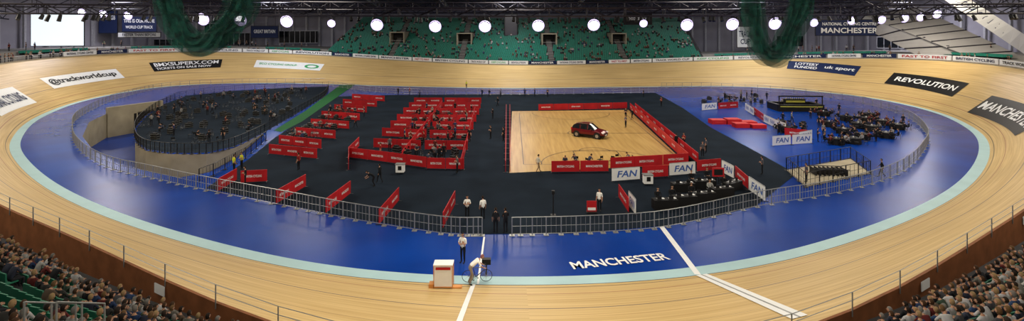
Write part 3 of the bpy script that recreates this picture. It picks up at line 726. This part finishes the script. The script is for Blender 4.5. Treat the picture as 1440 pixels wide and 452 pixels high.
for s in(0,.8):
    pr=None
    for k in range(3):
        q=Vector((-11.3-s,14.2-k*.75,5.4+k*.42)); mb.tube(q,q+Vector((0,0,1.0)),.025,steel)
        if pr is not None: mb.tube(pr+Vector((0,0,1)),q+Vector((0,0,1)),.025,steel); mb.tube(pr+Vector((0,0,.5)),q+Vector((0,0,.5)),.02,steel)
        pr=q
mb.obj('stair_handrail')
# far stand, following the back straight
mb=MB(); cw=Crowd(); L=[]
rows=30; run=.92; rise=.39
iA=min(range(N),key=lambda q:abs(outer(q).x+54)+(500 if LP[q][1]<90 else 0)); iB=min(range(N),key=lambda q:abs(outer(q).x-52)+(500 if LP[q][1]<90 else 0))
ais=[-33.5,-13.5,10.5,30.5]
def fz(i,k): return 5.5+(LP[int(i)%N][2]-4.9)*.35+rise*k
def fs_(i,k,d=0): 
    p=outer(i,1.6+run*k+d,z=fz(i,k)); return p
for k in range(rows):
    for i in range(iA,iB,2):
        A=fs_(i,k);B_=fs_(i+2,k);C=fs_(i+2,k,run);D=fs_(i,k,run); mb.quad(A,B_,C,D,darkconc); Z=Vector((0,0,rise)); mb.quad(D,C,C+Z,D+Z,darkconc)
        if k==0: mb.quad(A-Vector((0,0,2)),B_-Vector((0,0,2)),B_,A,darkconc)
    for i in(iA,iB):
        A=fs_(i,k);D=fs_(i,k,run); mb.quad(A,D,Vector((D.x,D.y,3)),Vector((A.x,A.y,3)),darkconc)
    i=float(iA)
    while i<iB-1:
        p=fs_(i,k,.5); q=fs_(i+.5,k,.5); i+=.54/((q-p).length/.5)
        if any(abs(p.x-a)<.9 for a in ais): continue
        if 10<=k<=18 and any(abs(p.x-a)<2.4 for a in ais): continue
        if 17<=k<=27 and abs(p.x+.3)<2: continue
        nn=NR[int(i)%N]; an=math.atan2(nn[0],-nn[1])
        L.append((p.x,p.y,p.z,an))
        dens=.06+.22*(math.sin(p.x*.35)*math.sin(k*.6+p.x*.1)>.3)
        if random.random()<dens: cw.add('sit',(p.x,p.y,p.z-.04),an,random.choice(tops),DK,random.choice(hairs),random.choice(skins))
    for a in ais:
        ia=min(range(iA,iB),key=lambda q:abs(fs_(q,k).x-a)); p=fs_(ia,k,.25); mb.box((a,p.y,p.z+.1),(1.5,.45,.2),concrete)
add_seats(mb,L); mb.obj('grandstand_back_straight'); cw.obj('scattered_spectators')
for a in ais:
    ia=min(range(iA,iB),key=lambda q:abs(fs_(q,10).x-a)); b0=fs_(ia,10); y=b0.y; z=b0.z
    mb=MB()
    mb.box((a-2,y+3.5,z+1.6),(.3,7,3.6),cream);mb.box((a+2,y+3.5,z+1.6),(.3,7,3.6),cream);mb.box((a,y+3.5,z+3.5),(4.3,7,.3),cream)
    mb.box((a,y+4,z+1.6),(3.7,.2,3.4),blackv); mb.box((a,y+.2,z+1.1),(3.7,.06,.08),steel); mb.obj('stand_entrance')  # black panel set back to stand for shade inside the entrance
ia=min(range(iA,iB),key=lambda q:abs(fs_(q,17).x+.3)); b0=fs_(ia,17)
mb=MB(); mb.box((0,0,3.3),(4,.4,6.6),blackv); mb.box((0,-.25,3.3),(3.4,.1,6),mat('dark_screen',(.03,.03,.05),.3)); mb.box((-1.9,-.3,3.3),(.15,.15,6.6),blackm);mb.box((1.9,-.3,3.3),(.15,.15,6.6),blackm); mb.obj('display_tower',loc=(-.3,b0.y,b0.z))
mb=MB()
for i in range(sidx(5.7),sidx(19.9),3):
    for (o0,z0,o1,z1) in ((.15,0,3,0),(3,0,3,.8),(3,.8,6,.8),(6,.8,6,1.5),(6,1.5,23,1.5)):
        if iA<=i<=iB-3 and o0>=3: continue
        if iA<=i<=iB-3: o1=1.6
        mb.quad(outer(i,o0,dz=z0),outer(i+3,o0,dz=z0),outer(i+3,o1,dz=z1),outer(i,o1,dz=z1),concrete)
mb.obj('spectator_concourse')
mb=MB(); L=[]; cw=Crowd()
for i in np.arange(sidx(8.6),sidx(18.6),.45):
    if iA-3<=i<=iB+3: continue
    for o0,dz in((4.2,.8),(5.2,.8)):
        p=outer(i,o0,dz=dz)
        if (int(i)//9)%3==0: continue
        nn=NR[int(i)]; L.append((p.x,p.y,p.z,math.atan2(nn[0],-nn[1])))
    if random.random()<.22:
        p=outer(i,1.3); nn=NR[int(i)]
        cw.add(random.choice(['stand','fold']),tuple(p),math.atan2(nn[0],-nn[1])+random.uniform(-.6,.6),random.choice(tops),DK,random.choice(hairs))
    if random.random()<.1:
        p=outer(i,9,dz=1.5); cw.add('stand',tuple(p),random.uniform(0,6),random.choice(tops),DK)
add_seats(mb,L); mb.obj('seating_on_bends'); cw.obj('standing_spectators')
# ---------------------------------------------------------------- shell
def cz(y): return 29-((y-65)/110)**2*9
wp={'left_front':((-125,-15),(-130,110)),'left':((-130,110),(-106,165)),'left_corner':((-106,165),(-58,178)),'back':((-58,178),(58,178)),'right_corner':((58,178),(106,160)),'right':((106,160),(122,100)),'right_front':((122,100),(122,-15)),'rear':((125,-15),(-125,-15))}
for k,(a,b) in wp.items():
    mb=MB(); n_=12
    for q in range(n_):
        p0=Vector((a[0]+(b[0]-a[0])*q/n_,a[1]+(b[1]-a[1])*q/n_,0));p1=Vector((a[0]+(b[0]-a[0])*(q+1)/n_,a[1]+(b[1]-a[1])*(q+1)/n_,0))
        mb.quad((p0.x,p0.y,-1),(p1.x,p1.y,-1),(p1.x,p1.y,cz(p1.y)+.4),(p0.x,p0.y,cz(p0.y)+.4),wallm)
        if 'rear' not in k: mb.box((p0.x*.992,p0.y*.99,10),(.6,.6,26 if p0.y<120 else 20),whitem)
    mb.obj('wall_'+k)
mb=MB(); ys=list(range(-15,181,5))
for y0,y1 in zip(ys[:-1],ys[1:]): mb.quad((-132,y0,cz(y0)),(132,y0,cz(y0)),(132,y1,cz(y1)),(-132,y1,cz(y1)),ceilm)
mb.obj('ceiling')
def truss(name,ps,d=1.4,m=dk,r=.11,step=2.5):
    mb=MB(); rs=resample([Vector(p) for p in ps],step); D=Vector((0,0,d))
    for i,(a,b) in enumerate(zip(rs[:-1],rs[1:])):
        mb.tube(a,b,r,m,5); mb.tube(a+D,b+D,r,m,5); mb.tube(a,b+D if i%2 else a+D,r*.6,m,4); mb.tube(a+D if i%2==0 else a,b if i%2==0 else b+D,r*.6,m,4)
    return mb.obj(name)
arcp=[(x,82+ -((x)/62)**2*12,16.2) for x in range(-84,85,6)]
truss('lighting_gantry',arcp,1.3)
truss('lighting_gantry',[(x,y+1.2,z) for x,y,z in arcp],1.3)
truss('lighting_gantry',[(x,104-(x/70)**2*10,18.0) for x in range(-100,101,8)],1.5)
truss('lighting_gantry',[(x,128,19.2) for x in range(-100,101,8)],1.6,r=.15)
truss('lighting_gantry',[(x,150,19.0) for x in range(-100,101,8)],1.6,r=.15)
for x in range(-100,101,20):
    truss('roof_truss',[(x,y,cz(y)-2.4) for y in range(100,178,6)],1.6,whitem,.13,3)
for (x0,y0,x1,y1) in [(95,60,118,120),(80,75,110,140),(100,50,121,90),(-95,70,-118,120),(70,90,95,150)]:
    truss('roof_truss',[(x0,y0,18.8),(x1,y1,16.5)],1.6,dk,.16,3)
lampx=[285,338,403,466,530,612,682,757,835,905,966,1030,1090,1145,1198,1240,1272,1295,1318,180,145,115]
lampy=[27,28,30,33,35,37,37,36,35,33,35,34,33,32,29,28,26,24,20,22,20,18]
def lamp(px,py,Y,r=.62):
    mb=MB(); n_=16
    mb.tube((0,.05,0),(0,.55,.28),r,blackm,n_,r*.45); 
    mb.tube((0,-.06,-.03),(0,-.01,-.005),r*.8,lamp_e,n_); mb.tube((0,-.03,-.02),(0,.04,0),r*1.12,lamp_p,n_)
    mb.tube((-r,0,0),(-r,.3,.9),.04,blackm);mb.tube((r,0,0),(r,.3,.9),.04,blackm);mb.tube((-r,.3,.9),(r,.3,.9),.05,blackm)
    p=Q(px,py,Y); mb.tube((0,.3,.9),(0,.3,16.2-p.z),.04,blackm)
    mb.obj('floodlight',loc=p)
for x,y in zip(lampx,lampy):
    X=(x-720)/720
    Y=80-8*X*X
    big=x in(403,612,682,757,835,530,1030,966,338,285,1090)
    lamp(x,y,Y,.85 if big else .55)
mb=MB()
for k in range(110):
    a=arcp[random.randrange(len(arcp)-1)]; x=a[0]+random.uniform(0,6); z=16.0
    mb.tube((x,a[1],z),(x+random.uniform(-.2,.2),a[1]-.3,z-random.uniform(.5,.9)),.2,blackm,8,.26); mb.tube((x,a[1],z),(x,a[1],z+.4),.03,blackm)
mb.obj('stage_light_cluster')
def flat(name,px,py,Y,w,h,bg,lines,yaw=0,pitch=0,frame=None,tx=white,hang=True):
    mb=MB(); mb.box((0,.12,0),(w+.3,.2,h+.3),frame or blackm); mb.box((0,0,0),(w,.06,h),bg)
    for t,u0,u1,v0,v1 in lines: put_text(mb,t,lambda u,v:Vector(((u-.5)*w,-.06,(v-.5)*h)),u0,u1,v0,v1,tx)
    if hang:
        for s in(-.4,.4): mb.tube((w*s,.12,h/2),(w*s,.12,h/2+3.5),.05,blackm)
    p=Q(px,py,Y); return mb.obj(name,loc=p,rz=yaw)
flat('projection_screen',81,42,118,10.2,7.3,screen_e,[],yaw=.25)
flat('hanging_banner',152,31,140,4.2,6,navy,[('TEAM GB',.1,.9,.6,.8)],yaw=.3)
flat('hanging_banner',196,34,140,8,4,navy,[('THIS IS OUR HOME',.05,.95,.6,.85),('WORLD CUP TRACK',.1,.9,.2,.4)],yaw=.3)
flat('hanging_banner',196,49,142,10,1.2,white,[('FASTER THAN BEFORE',.1,.9,.2,.8)],yaw=.3,tx=navy)
flat('hanging_banner',372,45,160,8,3.6,navy,[('GREAT BRITAIN',.1,.9,.4,.7)],yaw=.1)
flat('hanging_banner',1194,39,120,14,3.6,navy,[('MANCHESTER',.08,.92,.15,.5),('NATIONAL CYCLING CENTRE',.1,.9,.65,.85)],yaw=-.25)
flat('hanging_banner',897,27,148,8,3,blackv,[('SCHOOL OF RACING',.1,.9,.4,.7)])
flat('hanging_banner',1048,52,150,4.5,6,white,[('TRACK',.1,.9,.5,.8),('CUP',.2,.8,.15,.4)],yaw=-.1,tx=navy)
for i,(x,y,Y,w,h) in enumerate([(240,62,158,9,3),(330,55,165,10,4),(420,52,170,12,4),(300,40,160,5,3),(1110,58,165,8,3.5),(1270,60,135,12,3),(1330,62,120,8,3)]):
    mb=MB(); mb.box((0,0,0),(w,.3,h),glass)
    for k in range(int(w/1.6)+1): mb.box((-w/2+k*1.6,-.18,0),(.12,.1,h),whitem)
    mb.box((0,-.18,h/2),(w,.1,.15),whitem);mb.box((0,-.18,-h/2),(w,.1,.15),whitem)
    mb.obj('window_%d'%(i+1),loc=Q(x,y,Y),rz=.25 if x<700 else -.3)
def rq(name,pxs,txt=None,m=fabric,tx=navy,ribs=0):
    a,b,c,d=[Q(*p) for p in pxs]; mb=MB()
    fn=lambda u,v:(b.lerp(d,u)).lerp(a.lerp(c,u),v)
    for q in range(12): mb.quad(fn(q/12,0),fn((q+1)/12,0),fn((q+1)/12,1),fn(q/12,1),m)
    if txt:
        off=Vector((-.03,-.12,0)); put_text(mb,txt,lambda u,v:fn(u,v)+off,.05,.95,.28,.72,tx)
    for k in range(ribs): mb.tube(fn(k/(ribs-1),0)+Vector((0,-.2,0)),fn(k/(ribs-1),1)+Vector((0,-.2,0)),.14,dk)
    mb.obj(name)
rq('tensioned_roof_panel',[(1356,-6,100),(1320,-6,100),(1446,52,74),(1446,80,74)],'NATIONAL CYCLING CENTRE',fabricw)
rq('tensioned_roof_panel',[(1290,10,120),(1215,22,122),(1446,84,92),(1380,86,96)],None,ribs=9)
rq('tensioned_roof_panel',[(1215,22,122),(1205,34,124),(1370,78,98),(1290,78,108)],None,ribs=6)
# ---------------------------------------------------------------- green netting, gathered in a hanging swag
def net(name,cl,Y,wid):
    mb=MB()
    c=crv([Q(x,y,Y) for x,y in cl],7)
    for layer in range(5):
        pr=None
        for q,p in enumerate(c):
            a=c[max(0,q-1)];b=c[min(len(c)-1,q+1)]; t=(b-a).normalized(); nn=Vector((-t.z,0,t.x))
            row=[]
            for j in range(9):
                u=(j/8-.5); ww=wid*(1+.22*math.sin(q*.35+layer*1.7)); sh=.4*math.sin(layer*2.1+q*.16)
                row.append(p+nn*(u*ww+sh)+Vector((0,layer*.35+.22*math.sin(j*2.2+layer+q*.1),0)))
            if pr:
                for j in range(8): mb.quad(pr[j],row[j],row[j+1],pr[j+1],netm)
            pr=row
    mb.obj(name,smooth=True)
net('green_safety_net',[(196,-185),(214,-60),(230,5),(245,38),(262,58),(280,64),(300,54),(318,34),(332,8),(342,-60),(352,-185)],46,1.75)
net('green_safety_net',[(1046,-185),(1054,-60),(1063,10),(1070,46),(1079,72),(1092,82),(1106,72),(1119,46),(1130,10),(1142,-60),(1152,-185)],46,1.4)
# ---------------------------------------------------------------- lights
def area(name,x,y,z,s,e,col=(1,.895,.72),rx=0):
    l=bpy.data.lights.new(name,'AREA'); l.shape='SQUARE'; l.size=s; l.energy=e; l.color=col
    o=bpy.data.objects.new(name,l); o.location=(x,y,z); o.rotation_euler=(rx,0,0); COL.objects.link(o)
for x in(-76,-38,0,38,76):
    for y in(26,62,98): area('corner_wall_fill',x,y,24,10,6000 if y>30 else 4900)
for x in(-55,0,55): area('camera_side_fill',x,-4,23,8,4000,rx=math.radians(55))  # added fill from behind the camera, brightens faces turned toward it
for x in(-60,0,60): area('corner_wall_fill',x,128,22.6,6,5000,(.93,.93,.95))
for x in(-100,100): area('corner_wall_fill',x,126,22.6,6,4500,(.95,.92,1))  # added unseen fill that lightens the far corner walls
w=bpy.data.worlds.new('world'); scene.world=w; w.use_nodes=True; w.node_tree.nodes['Background'].inputs[0].default_value=(.5,.52,.6,1); w.node_tree.nodes['Background'].inputs[1].default_value=.2
# ---------------------------------------------------------------- camera
cd=bpy.data.cameras.new('camera'); cd.sensor_width=36; cd.lens=18; cd.clip_end=600; cd.shift_y=-(226-42)/1440
co=bpy.data.objects.new('camera',cd); co.location=(0,0,CAMH); co.rotation_euler=(math.pi/2,0,0); COL.objects.link(co); scene.camera=co
